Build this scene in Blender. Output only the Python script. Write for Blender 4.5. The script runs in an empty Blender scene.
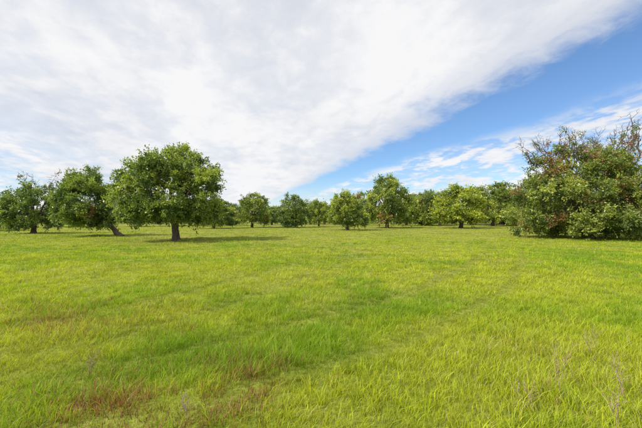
import bpy, math, random
import numpy as np
from mathutils import Vector

S = bpy.context.scene
CAMH = 1.6
F = 321.0
HY = 219.0

# ------------------------------------------------------------ helpers
def vnoise(x, y, scale, seed=0):
    x = np.asarray(x, float) / scale + 1000.3 + seed * 17.7
    y = np.asarray(y, float) / scale + 1000.7 + seed * 5.3
    xi = np.floor(x).astype(np.int64); yi = np.floor(y).astype(np.int64)
    fx = x - xi; fy = y - yi
    fx = fx * fx * (3 - 2 * fx); fy = fy * fy * (3 - 2 * fy)
    def h(a, b):
        n = (a * 374761393 + b * 668265263 + seed * 974711) & 0x7fffffff
        n = ((n ^ (n >> 13)) * 1274126177) & 0x7fffffff
        n = n ^ (n >> 16)
        return (n & 0xffff) / 65535.0
    return (h(xi, yi) * (1 - fx) + h(xi + 1, yi) * fx) * (1 - fy) + (h(xi, yi + 1) * (1 - fx) + h(xi + 1, yi + 1) * fx) * fy

def fbm(x, y, scale, seed=0):
    # rotated octaves hide the lattice
    x2 = x * .8 - y * .6; y2 = x * .6 + y * .8
    x3 = x * .28 - y * .96; y3 = x * .96 + y * .28
    return (vnoise(x2, y2, scale, seed) * .5 + vnoise(x3, y3, scale * .45, seed + 1) * .3 + vnoise(x, y, scale * .2, seed + 2) * .2)

def ground_h(x, y):
    x = np.asarray(x, float); y = np.asarray(y, float)
    return (fbm(x, y, 6.0, 3) - .5) * 0.18 + (vnoise(x, y, 1.1, 9) - .5) * 0.05

def px(pxx, by):
    d = CAMH * F / (by - HY)
    return (pxx - 321.0) / F * d, d

def mesh_from(name, verts, faces_sizes, loops, mats, cols=None, smooth=False):
    me = bpy.data.meshes.new(name)
    nv = len(verts); nf = len(faces_sizes); nl = len(loops)
    me.vertices.add(nv); me.loops.add(nl); me.polygons.add(nf)
    me.vertices.foreach_set("co", np.asarray(verts, np.float32).ravel())
    me.loops.foreach_set("vertex_index", np.asarray(loops, np.int32))
    starts = np.zeros(nf, np.int32); starts[1:] = np.cumsum(faces_sizes)[:-1]
    me.polygons.foreach_set("loop_start", starts)
    me.polygons.foreach_set("loop_total", np.asarray(faces_sizes, np.int32))
    if smooth:
        me.polygons.foreach_set("use_smooth", np.ones(nf, bool))
    for m in mats: me.materials.append(m)
    me.update(calc_edges=True)
    if cols is not None:
        a = me.color_attributes.new("tint", 'FLOAT_COLOR', 'POINT')
        c = np.ones((nv, 4), np.float32); c[:, :3] = cols
        a.data.foreach_set("color", c.ravel())
    return me

def link(name, data, parent=None):
    o = bpy.data.objects.new(name, data)
    S.collection.objects.link(o)
    if parent: o.parent = parent
    return o

# ------------------------------------------------------------ materials
def nt(mat):
    mat.use_nodes = True
    t = mat.node_tree
    for n in list(t.nodes): t.nodes.remove(n)
    return t, t.nodes, t.links

def foliage_mat(name, transl=0.35, rough=0.5, spec=0.3, use_obj=True, tboost=(1.3, 1.5, .6)):
    m = bpy.data.materials.new(name)
    t, N, L = nt(m)
    at = N.new('ShaderNodeAttribute'); at.attribute_name = "tint"
    col = at.outputs['Color']
    if use_obj:
        oi = N.new('ShaderNodeObjectInfo')
        mx = N.new('ShaderNodeMix'); mx.data_type = 'RGBA'; mx.blend_type = 'MULTIPLY'; mx.inputs[0].default_value = 1
        L.new(col, mx.inputs[6]); L.new(oi.outputs['Color'], mx.inputs[7]); col = mx.outputs[2]
    p = N.new('ShaderNodeBsdfPrincipled')
    p.inputs['Roughness'].default_value = rough
    p.inputs['Specular IOR Level'].default_value = spec
    L.new(col, p.inputs['Base Color'])
    tb = N.new('ShaderNodeMix'); tb.data_type = 'RGBA'; tb.blend_type = 'MULTIPLY'; tb.inputs[0].default_value = 1
    L.new(col, tb.inputs[6]); tb.inputs[7].default_value = (*tboost, 1)
    tr = N.new('ShaderNodeBsdfTranslucent'); L.new(tb.outputs[2], tr.inputs['Color'])
    ms = N.new('ShaderNodeMixShader'); ms.inputs[0].default_value = transl
    L.new(p.outputs[0], ms.inputs[1]); L.new(tr.outputs[0], ms.inputs[2])
    o = N.new('ShaderNodeOutputMaterial'); L.new(ms.outputs[0], o.inputs['Surface'])
    return m

M_leaf = foliage_mat("carob_leaf", 0.34, 0.38, 0.5)
M_grass = foliage_mat("grass_blade", 0.42, 0.5, 0.3, use_obj=False, tboost=(1.2, 1.3, .6))

M_bark = bpy.data.materials.new("bark")
t, N, L = nt(M_bark)
tc = N.new('ShaderNodeTexCoord'); mp = N.new('ShaderNodeMapping'); mp.inputs['Scale'].default_value = (9, 9, 2.5)
L.new(tc.outputs['Object'], mp.inputs[0])
no = N.new('ShaderNodeTexNoise'); no.inputs['Scale'].default_value = 1.6; no.inputs['Detail'].default_value = 8
L.new(mp.outputs[0], no.inputs['Vector'])
cr = N.new('ShaderNodeValToRGB')
cr.color_ramp.elements[0].position = .3; cr.color_ramp.elements[0].color = (.04, .028, .02, 1)
cr.color_ramp.elements[1].position = .72; cr.color_ramp.elements[1].color = (.20, .15, .11, 1)
L.new(no.outputs['Fac'], cr.inputs[0])
bp = N.new('ShaderNodeBump'); bp.inputs['Strength'].default_value = .9; bp.inputs['Distance'].default_value = .05
L.new(no.outputs['Fac'], bp.inputs['Height'])
p = N.new('ShaderNodeBsdfPrincipled'); p.inputs['Roughness'].default_value = .9
L.new(cr.outputs[0], p.inputs['Base Color']); L.new(bp.outputs[0], p.inputs['Normal'])
o = N.new('ShaderNodeOutputMaterial'); L.new(p.outputs[0], o.inputs['Surface'])

M_ground = bpy.data.materials.new("meadow_ground")
t, N, L = nt(M_ground)
tc = N.new('ShaderNodeTexCoord')
def noise(scale, detail=6, rough=.6, vec=None):
    n = N.new('ShaderNodeTexNoise'); n.inputs['Scale'].default_value = scale
    n.inputs['Detail'].default_value = detail; n.inputs['Roughness'].default_value = rough
    L.new(vec or tc.outputs['Object'], n.inputs['Vector']); return n
def ramp(src, els):
    r = N.new('ShaderNodeValToRGB')
    while len(r.color_ramp.elements) < len(els): r.color_ramp.elements.new(.5)
    for e, (pos, c) in zip(r.color_ramp.elements, els): e.position = pos; e.color = (*c, 1)
    L.new(src, r.inputs[0]); return r
n1 = noise(.09, 5); n2 = noise(1.3, 8, .7); n3 = noise(14, 6, .7)
r1 = ramp(n1.outputs[0], [(.35, (.24, .30, .04)), (.5, (.31, .34, .06)), (.68, (.37, .34, .12))])
r2 = ramp(n2.outputs[0], [(.3, (.5, .57, .45)), (.7, (1.15, 1.1, 1.0))])
r3 = ramp(n3.outputs[0], [(.3, (.5, .5, .5)), (.7, (1.2, 1.2, 1.2))])
def mul(a, b):
    m = N.new('ShaderNodeMix'); m.data_type = 'RGBA'; m.blend_type = 'MULTIPLY'; m.inputs[0].default_value = 1
    L.new(a, m.inputs[6]); L.new(b, m.inputs[7]); return m.outputs[2]
c = mul(mul(r1.outputs[0], r2.outputs[0]), r3.outputs[0])
p = N.new('ShaderNodeBsdfPrincipled'); p.inputs['Roughness'].default_value = .95; p.inputs['Specular IOR Level'].default_value = .1
L.new(c, p.inputs['Base Color'])
bp = N.new('ShaderNodeBump'); bp.inputs['Strength'].default_value = .6; bp.inputs['Distance'].default_value = .05
L.new(n3.outputs[0], bp.inputs['Height']); L.new(bp.outputs[0], p.inputs['Normal'])
o = N.new('ShaderNodeOutputMaterial'); L.new(p.outputs[0], o.inputs['Surface'])

# ------------------------------------------------------------ ground
def axis(n, near, far):
    u = np.linspace(-1, 1, n)
    return np.sign(u) * (near * np.abs(u) + (far - near) * np.abs(u) ** 6)
gx = axis(321, 45, 1500)
X, Y = np.meshgrid(gx, gx)
Z = ground_h(X, Y)
V = np.stack([X.ravel(), Y.ravel(), Z.ravel()], 1)
n = 321
idx = np.arange(n * n).reshape(n, n)
q = np.stack([idx[:-1, :-1], idx[:-1, 1:], idx[1:, 1:], idx[1:, :-1]], -1).reshape(-1, 4)
link("ground", mesh_from("ground", V, np.full(len(q), 4), q.ravel(), [M_ground], smooth=True))

# ------------------------------------------------------------ grass
TR1 = np.array([[-9, 1.2], [-4, 1.7], [-.8, 2.84], [1.57, 4.6], [3.8, 6.9], [6.5, 10.5], [10, 16], [15, 26]])
TR2 = np.array([[-14, 1.5], [-7, 2.4], [-2.8, 4.1], [-.55, 8.4], [1.6, 13.5], [2.4, 22], [2.0, 45]])
def track_dist(x, y, P):
    best = np.full(len(x), 1e9)
    for a, b in zip(P[:-1], P[1:]):
        ab = b - a; t_ = np.clip(((x - a[0]) * ab[0] + (y - a[1]) * ab[1]) / (ab @ ab), 0, 1)
        best = np.minimum(best, np.hypot(x - a[0] - ab[0] * t_, y - a[1] - ab[1] * t_))
    return best

def grass_mesh(N_, dmin, dmax, seed):
    r = np.random.RandomState(seed)
    per = 14
    nt_ = N_ // per
    d1 = 4.0
    a = .5 * (d1**2 - dmin**2); b = d1**2 * math.log(dmax / d1)
    k = int(nt_ * a / (a + b))
    dn = np.sqrt(r.uniform(dmin**2, d1**2, k))
    df = d1 * (dmax / d1) ** r.uniform(0, 1, nt_ - k)
    d = np.concatenate([dn, df])
    tx = r.uniform(-1, 1, nt_) * (d * 1.12 + 1.0); ty = d
    tsz = r.uniform(.015, .10, nt_) * np.maximum(1, d / 5) ** .6
    th = r.beta(1.3, 2.6, nt_) * 1.9 + .40
    ttone = r.normal(0, .25, nt_)
    tbr = r.uniform(.70, 1.2, nt_)
    rep = lambda v: np.repeat(v, per)
    N_ = nt_ * per
    ox = r.normal(0, 1, N_) * rep(tsz); oy = r.normal(0, 1, N_) * rep(tsz)
    x = rep(tx) + ox; y = rep(ty) + oy; d = rep(d)
    patch = fbm(x, y, 3.2, 21); patch2 = fbm(x, y, 11.0, 33); fine = fbm(x, y, .8, 41); mott = fbm(x, y, 1.7, 57)
    wx = x + (fine - .5) * .25; wy = y + (mott - .5) * .35
    td = np.minimum(track_dist(wx, wy, TR1), track_dist(wx, wy, TR2) )
    td2 = np.minimum(track_dist(wx + 1.2, wy - .9, TR1), track_dist(wx + 1.2, wy - .9, TR2))
    trk = (np.exp(-(td / .16) ** 2) + np.exp(-(td2 / .16) ** 2)) * np.clip(1.5 - d / 14, 0, 1) * np.clip(patch * 2.2, .3, 1)
    H = (.03 + .07 * r.beta(2, 3, N_)) * rep(th) * (.25 + 1.1 * patch + .9 * fine)
    H *= np.clip(1.12 - d / 60, .8, 1.1) * (1 - .6 * np.clip(trk, 0, 1))
    W = (.0030 + .0022 * r.rand(N_)) * np.maximum(1, d / 4.0) ** .85
    ang = r.uniform(0, 2 * np.pi, N_)
    la = np.arctan2(oy, ox) + r.normal(0, .7, N_); lean = r.uniform(.15, 1.15, N_) * H
    z = ground_h(x, y) - .005
    bx, by = np.cos(ang) * W * .5, np.sin(ang) * W * .5
    lx, ly = np.cos(la) * lean + .12 * H, np.sin(la) * lean
    P = np.zeros((N_, 5, 3), np.float32)
    P[:, 0] = np.stack([x - bx, y - by, z], 1); P[:, 1] = np.stack([x + bx, y + by, z], 1)
    P[:, 2] = np.stack([x + bx * .8 + lx * .32, y + by * .8 + ly * .32, z + H * .6], 1)
    P[:, 3] = np.stack([x - bx * .8 + lx * .32, y - by * .8 + ly * .32, z + H * .6], 1)
    P[:, 4] = np.stack([x + lx, y + ly, z + H], 1)
    lush = np.array([.255, .415, .012]); yel = np.array([.53, .57, .03]); dry = np.array([.60, .52, .22]); red = np.array([.40, .17, .10])
    f = np.clip(.05 + (patch - .42) * 2.4 + (mott - .5) * 2.2 + (fine - .5) * .9 + rep(ttone) + r.normal(0, .12, N_), 0, 1)[:, None]
    C = yel * (1 - f) + lush * f
    dryf = np.clip(.05 + .8 * (patch2 - .5) + .28 * np.clip((d - 8) / 30, 0, 1) + .5 * (.5 - mott), .03, .5)
    isd = r.rand(N_) < dryf
    C[isd] = dry * r.uniform(.7, 1.1, (isd.sum(), 1))
    rp = np.exp(-(((x + 1.35) / .95) ** 2 + ((y - 2.8) / .55) ** 2)) * 1.4 * np.clip(fine * 2.4 - .65, 0, 1)
    rp += np.exp(-(((x + 4.5) / 2.6) ** 2 + ((y - 5.4) / .9) ** 2)) * .5 * np.clip(fine * 2 - .6, 0, 1)
    rp += .25 * np.clip(fine * 3 - 2.0, 0, 1)
    isr = r.rand(N_) < rp
    C[isr] = red * r.uniform(.6, 1.4, (isr.sum(), 1))
    C *= r.uniform(.78, 1.18, (N_, 1)) * rep(tbr)[:, None] * (1 - .30 * np.clip(trk, 0, 1))[:, None]
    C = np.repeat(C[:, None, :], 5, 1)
    C[:, :2] *= .5  # blade bases darkened: shade between tufts painted into the colour
    base = np.arange(N_)[:, None] * 5
    lo = (base + np.array([0, 1, 2, 3, 3, 2, 4])).ravel()
    fs = np.tile([4, 3], N_)
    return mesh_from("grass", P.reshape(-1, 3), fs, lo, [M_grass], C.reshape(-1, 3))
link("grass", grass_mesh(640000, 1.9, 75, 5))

# ------------------------------------------------------------ trees
class Wood:
    def __init__(s): s.v = []; s.f = []; s.n = 0
    def tube(s, pts, rad, sides=7, wob=0):
        pts = np.asarray(pts, float); m = len(pts)
        tan = np.gradient(pts, axis=0); tan /= np.linalg.norm(tan, axis=1)[:, None] + 1e-9
        ref = np.array([.31, .17, .93]) if abs(tan[0][2]) < .8 else np.array([.95, .2, .1])
        th = np.arange(sides) * 2 * np.pi / sides
        for i in range(m):
            u = np.cross(tan[i], ref); u /= np.linalg.norm(u); w = np.cross(tan[i], u)
            r = rad[i] * np.ones(sides)
            if wob: r = r * (1 + wob * np.sin(th * 3 + i * .5) + wob * .6 * np.sin(th * 5 - i * .9))
            s.v.append(pts[i] + np.cos(th)[:, None] * u * r[:, None] + np.sin(th)[:, None] * w * r[:, None])
        for i in range(m - 1):
            a = s.n + i * sides
            for k in range(sides):
                s.f.append((a + k, a + (k + 1) % sides, a + sides + (k + 1) % sides, a + sides + k))
        s.n += m * sides
    def mesh(s, name):
        f = np.array(s.f)
        return mesh_from(name, np.concatenate(s.v), np.full(len(f), 4), f.ravel(), [M_bark], smooth=True)

def curve_pts(a, b, sag, n, r, jit=.06):
    t = np.linspace(0, 1, n)[:, None]
    p = a * (1 - t) + b * t
    L_ = np.linalg.norm(b - a)
    p = p + np.array([0, 0, 1.0]) * sag * L_ * (4 * t * (1 - t))
    j = r.normal(0, jit * L_ / n * 2, (n, 3)); j[0] = 0
    return p + j

def leaves_from(cent, dirs, size, r, cols, aspect=.48):
    n = len(cent)
    d = dirs / (np.linalg.norm(dirs, axis=1)[:, None] + 1e-9)
    rnd = r.normal(0, 1, (n, 3)); rnd[:, 2] *= .5
    s = np.cross(d, rnd); s /= np.linalg.norm(s, axis=1)[:, None] + 1e-9
    Ls = (size * r.uniform(.65, 1.3, n))[:, None]
    P = np.zeros((n, 4, 3), np.float32)
    P[:, 0] = cent
    P[:, 1] = cent + d * Ls * .5 + s * Ls * aspect * .5
    P[:, 2] = cent + d * Ls
    P[:, 3] = cent + d * Ls * .5 - s * Ls * aspect * .5
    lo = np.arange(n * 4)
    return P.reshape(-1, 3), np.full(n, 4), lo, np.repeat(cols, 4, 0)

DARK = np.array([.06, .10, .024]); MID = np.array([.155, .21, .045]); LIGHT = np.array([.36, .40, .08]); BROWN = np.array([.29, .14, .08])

def make_tree(seed, h=7.0, rx=3.6, ry=3.5, bottom=1.2, fork=1.3, trunk_r=.3, cx=0, cy=0, lobes=100, sprigs=14, lps=44,
              leaf=.15, lobe_r=.75, base_dx=0, base_dy=0, brown=.01, shell=.5, bare=0, skirt=0.0, trunks=1, cfrac=.38, und_a=1.0, sep=.42, pw=.07):
    r = np.random.RandomState(seed)
    W = Wood()
    top = h - lobe_r * .9
    cz = bottom + (top - bottom) * cfrac
    Lc = []
    tries = 0
    phs = r.uniform(0, 6.28, 4)
    while len(Lc) < lobes and tries < 30000:
        tries += 1
        d = r.normal(0, 1, 3); d /= np.linalg.norm(d)
        rad = (shell + (1 - shell) * r.rand() ** .55)
        az = math.atan2(d[1], d[0])
        und = 1 + und_a * (.07 * math.sin(2 * az + phs[0]) + .07 * math.sin(3 * az + phs[1]) + .08 * math.sin(5 * d[2] + 4 * az + phs[2]))
        up = (top - cz) if d[2] > 0 else (cz - bottom)
        p = np.array([cx + d[0] * (rx - lobe_r * .7) * rad * und, cy + d[1] * (ry - lobe_r * .7) * rad * und, cz + d[2] * up * rad * (und * .5 + .5)])
        if d[2] < 0:
            hr = math.hypot(d[0], d[1])
            p[2] = cz + d[2] * up * rad
            if skirt and hr > .6: p[2] -= skirt * r.rand()
            w = 1 + .35 * (1 - hr)
            p[0] = cx + (p[0] - cx) * w; p[1] = cy + (p[1] - cy) * w
            if hr < .5 and rad < .8: continue
        if p[2] < .35: continue
        if Lc and np.min(np.linalg.norm(np.array(Lc) - p, axis=1)) < lobe_r * sep: continue
        Lc.append(p)
    Lc = np.array(Lc)
    base = np.array([base_dx, base_dy, -.1])
    forkp = np.array([base_dx + (cx - base_dx) * .5, base_dy + (cy - base_dy) * .5, fork])
    attach = []
    for tI in range(trunks):
        b = base + (np.array([r.uniform(-.7, .7), r.uniform(-.5, .5), 0]) if trunks > 1 else 0)
        fp = forkp + (np.array([r.uniform(-1, 1), r.uniform(-.6, .6), 0]) if trunks > 1 else 0)
        tp = curve_pts(b, fp, 0, 9, r, .05)
        tr = trunk_r * np.array([1.6, 1.24, 1.04, .97, .93, .92, .93, .97, .95])
        W.tube(tp, tr, 14, .07)
        attach.append(tp[-1])
    limbs = []
    nl = 8 if trunks == 1 else 11
    for i in range(nl):
        az = i / nl * 2 * np.pi + r.uniform(-.35, .35)
        el = r.uniform(.25, .95)
        e = np.array([cx + math.cos(az) * rx * .55 * math.cos(el), cy + math.sin(az) * ry * .55 * math.cos(el), cz + math.sin(el) * (top - cz) * .8])
        a = attach[i % len(attach)] - np.array([0, 0, .12])
        lp = curve_pts(a, e, .05, 10, r, .10)
        W.tube(lp, np.linspace(trunk_r * .58, trunk_r * .12, 10), 8, .05)
        limbs.append(lp)
    LP = np.concatenate([l[3:] for l in limbs])
    for c in Lc:
        dd = np.linalg.norm(LP - c, axis=1) + (LP[:, 2] > c[2] + .2) * 1.0
        a = LP[np.argmin(dd)]
        bp_ = curve_pts(a, c, .06, 6, r, .12)
        W.tube(bp_, np.linspace(.035, .012, 6), 5)
    cen = np.array([cx, cy, cz])
    C_, D_, K_ = [], [], []
    for li, c in enumerate(Lc):
        out = (c - cen) / np.array([rx, ry, max(.5, top - cz)]); on = np.linalg.norm(out) + 1e-6; out = out / on
        ltone = np.clip(.42 + r.normal(0, .30), -.05, 1)
        isb = r.rand() < brown
        lr = lobe_r * r.uniform(.7, 1.2)
        for s in range(sprigs):
            sd = r.normal(0, 1, 3) + out * .75 + np.array([0, 0, .35]); sd /= np.linalg.norm(sd)
            ln = lr * r.uniform(.6, 1.25)
            if r.rand() < .12: ln *= 1.45
            m = lps
            tt = r.uniform(.12, 1, m) ** .8
            curl = np.array([0, 0, -.18]) * (tt ** 2)[:, None] * ln * r.uniform(-.6, 1.4)
            pos = c + sd * ln * tt[:, None] + curl + r.normal(0, pw * lr / .75 + .015, (m, 3))
            dr = sd * .7 + r.normal(0, .75, (m, 3)) + np.array([0, 0, -.1])
            tone = np.clip(ltone + .35 * (tt - .5) + r.normal(0, .18, m) + .10 * sd[2], 0, 1)[:, None]  # inner leaves darker, upward sprigs lighter: crown shading painted into leaf colour
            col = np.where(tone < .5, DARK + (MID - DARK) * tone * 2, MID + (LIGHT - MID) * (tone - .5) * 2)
            if isb:
                mk = (r.rand(m, 1) < .6)
                col = np.where(mk, BROWN * r.uniform(.6, 1.4, (m, 1)), col)
            C_.append(pos); D_.append(dr); K_.append(col)
            if s % 4 == 0:
                W.tube([c, c + sd * ln * .5, c + sd * ln * .95], [.012, .008, .004], 3)
    for i in range(bare):
        ex = r.uniform(-.5, .75)
        if r.rand() < .06: ex = -.7
        e1 = np.array([cx + ex * rx, cy + r.uniform(-.7, .4) * ry, 0])
        q_ = 1 - ex ** 2 * .8
        e1[2] = cz + (top - cz) * math.sqrt(max(.05, q_)) * r.uniform(.8, .95)
        d = np.array([ex * .8 + r.normal(0, .3), r.normal(0, .25), 1.0]); d /= np.linalg.norm(d)
        ln = r.uniform(1.0, 2.5)
        tpz = curve_pts(e1 - d * .8, e1 + d * ln, .03, 9, r, .16)
        W.tube(tpz, np.linspace(.05, .009, 9), 5)
        for k in range(12):
            a = tpz[r.randint(3, 9)]
            d2 = d * .7 + r.normal(0, .6, 3); d2 /= np.linalg.norm(d2)
            l2 = r.uniform(.3, 1.0)
            q2 = curve_pts(a, a + d2 * l2, .05, 5, r, .2)
            W.tube(q2, np.linspace(.018, .007, 5), 3)
            for kk in range(3):
                d3 = d2 + r.normal(0, .6, 3); d3 /= np.linalg.norm(d3)
                a3 = q2[r.randint(2, 5)]
                W.tube([a3, a3 + d3 * r.uniform(.15, .35)], [.009, .005], 3)
            if r.rand() < .18:
                m = 24
                pos = a + d2 * l2 * r.uniform(.2, .8, (m, 1)) + r.normal(0, .10, (m, 3))
                C_.append(pos); D_.append(r.normal(0, 1, (m, 3))); K_.append(np.tile(BROWN * .8 if r.rand() < .3 else MID, (m, 1)))
    C_ = np.concatenate(C_); D_ = np.concatenate(D_); K_ = np.concatenate(K_)
    keep = C_[:, 2] > .12
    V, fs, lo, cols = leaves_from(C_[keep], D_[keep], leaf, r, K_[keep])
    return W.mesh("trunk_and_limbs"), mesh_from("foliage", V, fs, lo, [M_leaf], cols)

def place(name, meshes, x, y, rot=0, sc=(1, 1, 1), tint=(1, 1, 1)):
    e = link(name, None); e.empty_display_size = .5
    e.location = (x, y, float(ground_h(x, y))); e.rotation_euler = (0, 0, rot); e.scale = sc
    link("trunk_and_limbs", meshes[0], e)
    f = link("foliage", meshes[1], e); f.color = (*tint, 1)
    return e

x, y = px(177, 241)
place("carob_tree", make_tree(12, h=7.2, rx=3.75, ry=3.5, bottom=1.7, fork=1.5, trunk_r=.25, cx=-.40, lobes=158, sprigs=14, lps=37, leaf=.16, lobe_r=.74, skirt=.9, shell=.38, und_a=.9, pw=.06), x, y, tint=(1.12, 1.12, 1.05))
x, y = px(121, 236.5)
place("carob_tree", make_tree(23, h=6.4, rx=3.3, ry=3.0, bottom=1.2, fork=1.6, trunk_r=.22, cx=-2.9, lobes=115, sprigs=13, lps=32, leaf=.17, shell=.4, skirt=.8, und_a=1.0), x, y, tint=(1.0, 1.03, 1.02))
x, y = px(34, 233.5)
place("carob_tree", make_tree(31, h=5.7, rx=3.6, ry=3.4, bottom=.9, fork=1.2, trunk_r=.25, cx=0, lobes=105, sprigs=12, lps=28, leaf=.19, bare=3, skirt=.6, shell=.4, und_a=1.0), x, y, tint=(.92, .97, 1.05))
x, y = px(615, 240)
place("overgrown_carob_tree", make_tree(47, h=8.1, rx=6.4, ry=5.2, bottom=.5, fork=.9, trunk_r=.17, trunks=4, lobes=340, sprigs=13, lps=31, leaf=.165,
      lobe_r=.85, bare=44, brown=.14, skirt=.8, shell=.45, und_a=.9, cfrac=.3, sep=.36, pw=.06), x, y + 2.5, tint=(1.12, 1.08, 1.02))

protos = [make_tree(100 + i, h=7.0, rx=3.6, ry=3.4, bottom=[.9, 1.1, .7, 1.2, .8][i], fork=1.1, trunk_r=.24, lobes=100, sprigs=11, lps=21, leaf=.23, lobe_r=.82, skirt=.7, cx=r_, shell=.4, und_a=1.3)
          for i, r_ in enumerate([0, .4, -.3, .2, 0])]
def mid(pxx, by, ty, wpx, k, rot=None, tint=(1, 1, 1)):
    x, y = px(pxx, by)
    sz = (by - ty) / F * y / 7.0; sx = wpx / F * y / 7.0
    place("carob_tree", protos[k % 5], x, y, rot if rot is not None else random.Random(int(pxx * 7)).uniform(0, 6), (sx, sx, sz), tint)
Ylw = (1.6, 1.45, 1.0); Nn = (1.25, 1.2, 1.05); Bl = (1.0, 1.04, 1.15)  # Ylw paints a sunlit look into the foliage colour
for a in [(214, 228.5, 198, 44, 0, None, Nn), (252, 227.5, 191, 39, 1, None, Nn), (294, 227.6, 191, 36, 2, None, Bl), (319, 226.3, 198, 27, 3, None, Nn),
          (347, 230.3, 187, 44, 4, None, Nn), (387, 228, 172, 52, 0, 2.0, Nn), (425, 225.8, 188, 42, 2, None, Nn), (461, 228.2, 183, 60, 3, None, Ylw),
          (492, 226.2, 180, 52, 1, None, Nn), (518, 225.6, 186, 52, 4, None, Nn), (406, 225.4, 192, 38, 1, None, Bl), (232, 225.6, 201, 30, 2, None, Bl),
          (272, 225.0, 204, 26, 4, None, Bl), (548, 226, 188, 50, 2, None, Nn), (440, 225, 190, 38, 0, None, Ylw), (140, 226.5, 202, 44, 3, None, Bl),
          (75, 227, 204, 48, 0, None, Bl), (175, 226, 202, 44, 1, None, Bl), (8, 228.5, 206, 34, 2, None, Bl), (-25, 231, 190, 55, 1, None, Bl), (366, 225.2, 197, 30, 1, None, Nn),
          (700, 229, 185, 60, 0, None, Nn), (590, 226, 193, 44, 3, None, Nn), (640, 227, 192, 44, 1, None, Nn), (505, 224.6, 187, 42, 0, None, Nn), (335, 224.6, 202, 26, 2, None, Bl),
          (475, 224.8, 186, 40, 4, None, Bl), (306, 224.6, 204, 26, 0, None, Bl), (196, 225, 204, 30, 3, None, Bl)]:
    mid(*a)

# distant trees: one object
r = np.random.RandomState(5)
W = Wood(); Cs, Ds, Ks = [], [], []
for i in range(250):
    d = r.uniform(105, 260); az = r.uniform(-52, 52)
    if i % 3 == 0: d = r.uniform(95, 140)
    if i % 2 == 0: az = r.uniform(-5, 36)
    x = math.tan(math.radians(az)) * d; y = d
    h = r.uniform(5.4, 8.8); rr = r.uniform(3.2, 4.8)
    W.tube([[x, y, -.2], [x + .1, y, h * .3], [x, y, h * .6]], [.35, .28, .2], 6)
    base_t = r.uniform(.2, .65)
    for k in range(26):
        dd = r.normal(0, 1, 3); dd /= np.linalg.norm(dd); dd *= r.uniform(.5, 1)
        c = np.array([x + dd[0] * rr * .8, y + dd[1] * rr * .8, h * .50 + dd[2] * h * .38])
        m = 34
        pos = c + r.normal(0, .48, (m, 3))
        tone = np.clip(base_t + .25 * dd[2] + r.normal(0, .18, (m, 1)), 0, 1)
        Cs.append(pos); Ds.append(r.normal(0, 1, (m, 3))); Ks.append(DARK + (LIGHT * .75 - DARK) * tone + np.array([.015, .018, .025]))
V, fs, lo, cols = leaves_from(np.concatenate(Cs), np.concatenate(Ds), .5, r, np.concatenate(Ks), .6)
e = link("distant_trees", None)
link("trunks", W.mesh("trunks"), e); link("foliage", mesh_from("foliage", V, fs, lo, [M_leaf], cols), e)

# ------------------------------------------------------------ dry weed stalks
def weed(pxx, by, h, seed):
    r = np.random.RandomState(seed); W = Wood()
    for s in range(3):
        top = np.array([r.normal(0, .05), r.normal(0, .05), h * r.uniform(.7, 1)])
        st = curve_pts(np.array([r.normal(0, .02), r.normal(0, .02), -.02]), top, 0, 8, r, .05)
        W.tube(st, np.linspace(.0032, .0014, 8), 5)
        for k in range(9):
            a = st[r.randint(3, 8)]; d = np.array([r.normal(0, .6), r.normal(0, .6), .8]); d /= np.linalg.norm(d)
            e_ = a + d * r.uniform(.03, .10)
            W.tube([a, (a + e_) / 2 + r.normal(0, .004, 3), e_], [.0014, .0012, .001], 4)
            W.tube([e_, e_ + d * .006, e_ + d * .014], [.002, .0045, .001], 5)
    x, y = px(pxx, by)
    me = W.mesh("dry_weed"); me.materials.clear(); me.materials.append(M_dry)
    o = link("dry_weed", me); o.location = (x, y, float(ground_h(x, y)))
M_dry = bpy.data.materials.new("dry_stalk")
t, N, L = nt(M_dry)
no = N.new('ShaderNodeTexNoise'); no.inputs['Scale'].default_value = 40
cr = N.new('ShaderNodeValToRGB'); cr.color_ramp.elements[0].color = (.22, .15, .09, 1); cr.color_ramp.elements[1].color = (.45, .35, .22, 1)
L.new(no.outputs['Fac'], cr.inputs[0])
p = N.new('ShaderNodeBsdfPrincipled'); p.inputs['Roughness'].default_value = .9; L.new(cr.outputs[0], p.inputs['Base Color'])
o = N.new('ShaderNodeOutputMaterial'); L.new(p.outputs[0], o.inputs['Surface'])
for i, (a, b, hh) in enumerate([(557, 390, .48), (621, 392, .36), (610, 425, .30), (528, 402, .25), (95, 372, .26), (190, 418, .2), (585, 352, .34)]):
    weed(a, b, hh, 60 + i)

# ------------------------------------------------------------ sun + sky
SE, SA = 44, -118
sun = bpy.data.lights.new("sun", 'SUN'); sun.energy = 5.0; sun.angle = math.radians(.5); sun.color = (1, .95, .84)
so = link("sun", sun)
dv = Vector((math.sin(math.radians(SA)) * math.cos(math.radians(SE)), math.cos(math.radians(SA)) * math.cos(math.radians(SE)), math.sin(math.radians(SE))))
so.rotation_euler = (-dv).to_track_quat('-Z', 'Y').to_euler()
so.location = dv * 50

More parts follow.
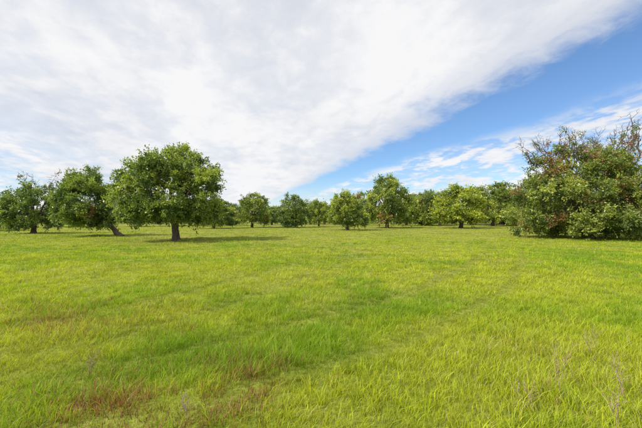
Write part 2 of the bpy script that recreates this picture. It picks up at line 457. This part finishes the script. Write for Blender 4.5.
w = bpy.data.worlds.new("World"); S.world = w; w.use_nodes = True
T = w.node_tree; N = T.nodes; L = T.links
for n_ in list(N): N.remove(n_)
sky = N.new('ShaderNodeTexSky'); sky.sky_type = 'NISHITA'; sky.sun_disc = False
sky.sun_elevation = math.radians(SE); sky.sun_rotation = math.radians(SA % 360)
sky.air_density = 1.0; sky.dust_density = .5; sky.ozone_density = 2.0
tc = N.new('ShaderNodeTexCoord'); sp = N.new('ShaderNodeSeparateXYZ'); L.new(tc.outputs['Generated'], sp.inputs[0])
def M(op, a, b=None, c=None):
    n_ = N.new('ShaderNodeMath'); n_.operation = op
    for i, v in enumerate((a, b, c)):
        if v is None: continue
        if isinstance(v, (int, float)): n_.inputs[i].default_value = v
        else: L.new(v, n_.inputs[i])
    return n_.outputs[0]
def sstep(v, a, b, o0=0., o1=1.):
    n_ = N.new('ShaderNodeMapRange'); n_.interpolation_type = 'SMOOTHSTEP'
    L.new(v, n_.inputs[0]); n_.inputs[1].default_value = a; n_.inputs[2].default_value = b
    n_.inputs[3].default_value = o0; n_.inputs[4].default_value = o1
    return n_.outputs[0]
zz = M('MAXIMUM', sp.outputs[2], .015)
def plane(off):
    z2 = M('ADD', zz, off)
    return M('DIVIDE', sp.outputs[0], z2), M('DIVIDE', sp.outputs[1], z2)
pxx, pyy = plane(0.0)
ca, sa = math.cos(math.radians(14)), math.sin(math.radians(14))
A = M('ADD', M('MULTIPLY', pxx, ca), M('MULTIPLY', pyy, sa))
qx, qy = plane(.12)
Aq = M('ADD', M('MULTIPLY', qx, ca), M('MULTIPLY', qy, sa))
Bq = M('SUBTRACT', M('MULTIPLY', qy, ca), M('MULTIPLY', qx, sa))
def cnoise(sx, sy, scale, detail, rough, dist=0., seed=0):
    cb = N.new('ShaderNodeCombineXYZ'); L.new(M('MULTIPLY', Aq, sx), cb.inputs[0]); L.new(M('MULTIPLY', Bq, sy), cb.inputs[1]); cb.inputs[2].default_value = seed
    n_ = N.new('ShaderNodeTexNoise'); n_.inputs['Scale'].default_value = scale; n_.inputs['Detail'].default_value = detail
    n_.inputs['Roughness'].default_value = rough; n_.inputs['Distortion'].default_value = dist
    L.new(cb.outputs[0], n_.inputs['Vector']); return n_.outputs['Fac']
nA = cnoise(1, .7, 1.1, 5, .45, .2, 1.3)
nB = cnoise(1, .5, 2.6, 7, .55, .4, 4.1)
nC = cnoise(1, .8, 7, 9, .62, .3, 8.7)
e1 = M('ADD', A, M('ADD', M('MULTIPLY', M('SUBTRACT', nA, .5), .9), M('ADD', M('MULTIPLY', M('SUBTRACT', nB, .5), .6), M('MULTIPLY', M('SUBTRACT', nC, .5), .7))))
sheet = sstep(e1, 1.40, 1.92, 1, 0)
leftthin = sstep(A, -1.2, -5.5, 0, 1)
thin = M('SUBTRACT', 1.0, M('MULTIPLY', M('ADD', .10, M('MULTIPLY', leftthin, .6)), sstep(M('ADD', nB, M('MULTIPLY', M('SUBTRACT', nC, .5), .5)), .62, .38)))
sheet = M('MULTIPLY', sheet, thin)
e2 = M('ADD', A, M('MULTIPLY', M('SUBTRACT', nA, .5), 1.6))
band = sstep(e2, 2.5, 3.3)
wis = M('MULTIPLY', band, sstep(M('ADD', nB, M('MULTIPLY', M('SUBTRACT', nC, .5), .9)), .38, .60, .14, .95))
dens = M('MAXIMUM', sheet, wis)
hz = sstep(sp.outputs[2], 0.0, .14, .6, 0.0)
dens = M('MAXIMUM', dens, hz)
cc = N.new('ShaderNodeValToRGB')
shade = M('ADD', M('MULTIPLY', nA, .45), M('ADD', M('MULTIPLY', nB, .3), M('MULTIPLY', nC, .25)))
L.new(shade, cc.inputs[0])
cc.color_ramp.elements[0].position = .36; cc.color_ramp.elements[0].color = (.73, .76, .83, 1)
cc.color_ramp.elements[1].position = .57; cc.color_ramp.elements[1].color = (.97, .97, .98, 1)
cs = N.new('ShaderNodeMix'); cs.data_type = 'RGBA'; cs.blend_type = 'MULTIPLY'; cs.inputs[0].default_value = 1
L.new(cc.outputs[0], cs.inputs[6]); cs.inputs[7].default_value = (6.9, 6.9, 6.9, 1)
sk = N.new('ShaderNodeMix'); sk.data_type = 'RGBA'; sk.blend_type = 'MULTIPLY'; sk.inputs[0].default_value = 1
L.new(sky.outputs[0], sk.inputs[6]); sk.inputs[7].default_value = (.80, .98, 1.16, 1)
mx = N.new('ShaderNodeMix'); mx.data_type = 'RGBA'
L.new(dens, mx.inputs[0]); L.new(sk.outputs[2], mx.inputs[6]); L.new(cs.outputs[2], mx.inputs[7])
bg = N.new('ShaderNodeBackground'); bg.inputs['Strength'].default_value = .14
L.new(mx.outputs[2], bg.inputs['Color'])
wo = N.new('ShaderNodeOutputWorld'); L.new(bg.outputs[0], wo.inputs['Surface'])

# ------------------------------------------------------------ camera
cam = bpy.data.cameras.new("camera"); cam.lens = 18; cam.sensor_width = 36; cam.clip_end = 5000; cam.clip_start = .05
co = link("camera", cam); co.location = (0, 0, CAMH)
co.rotation_euler = (math.radians(90) + math.atan((HY - 214) / F), 0, 0)
S.camera = co
S.view_settings.view_transform = 'Standard'; S.view_settings.look = 'None'; S.view_settings.exposure = 0
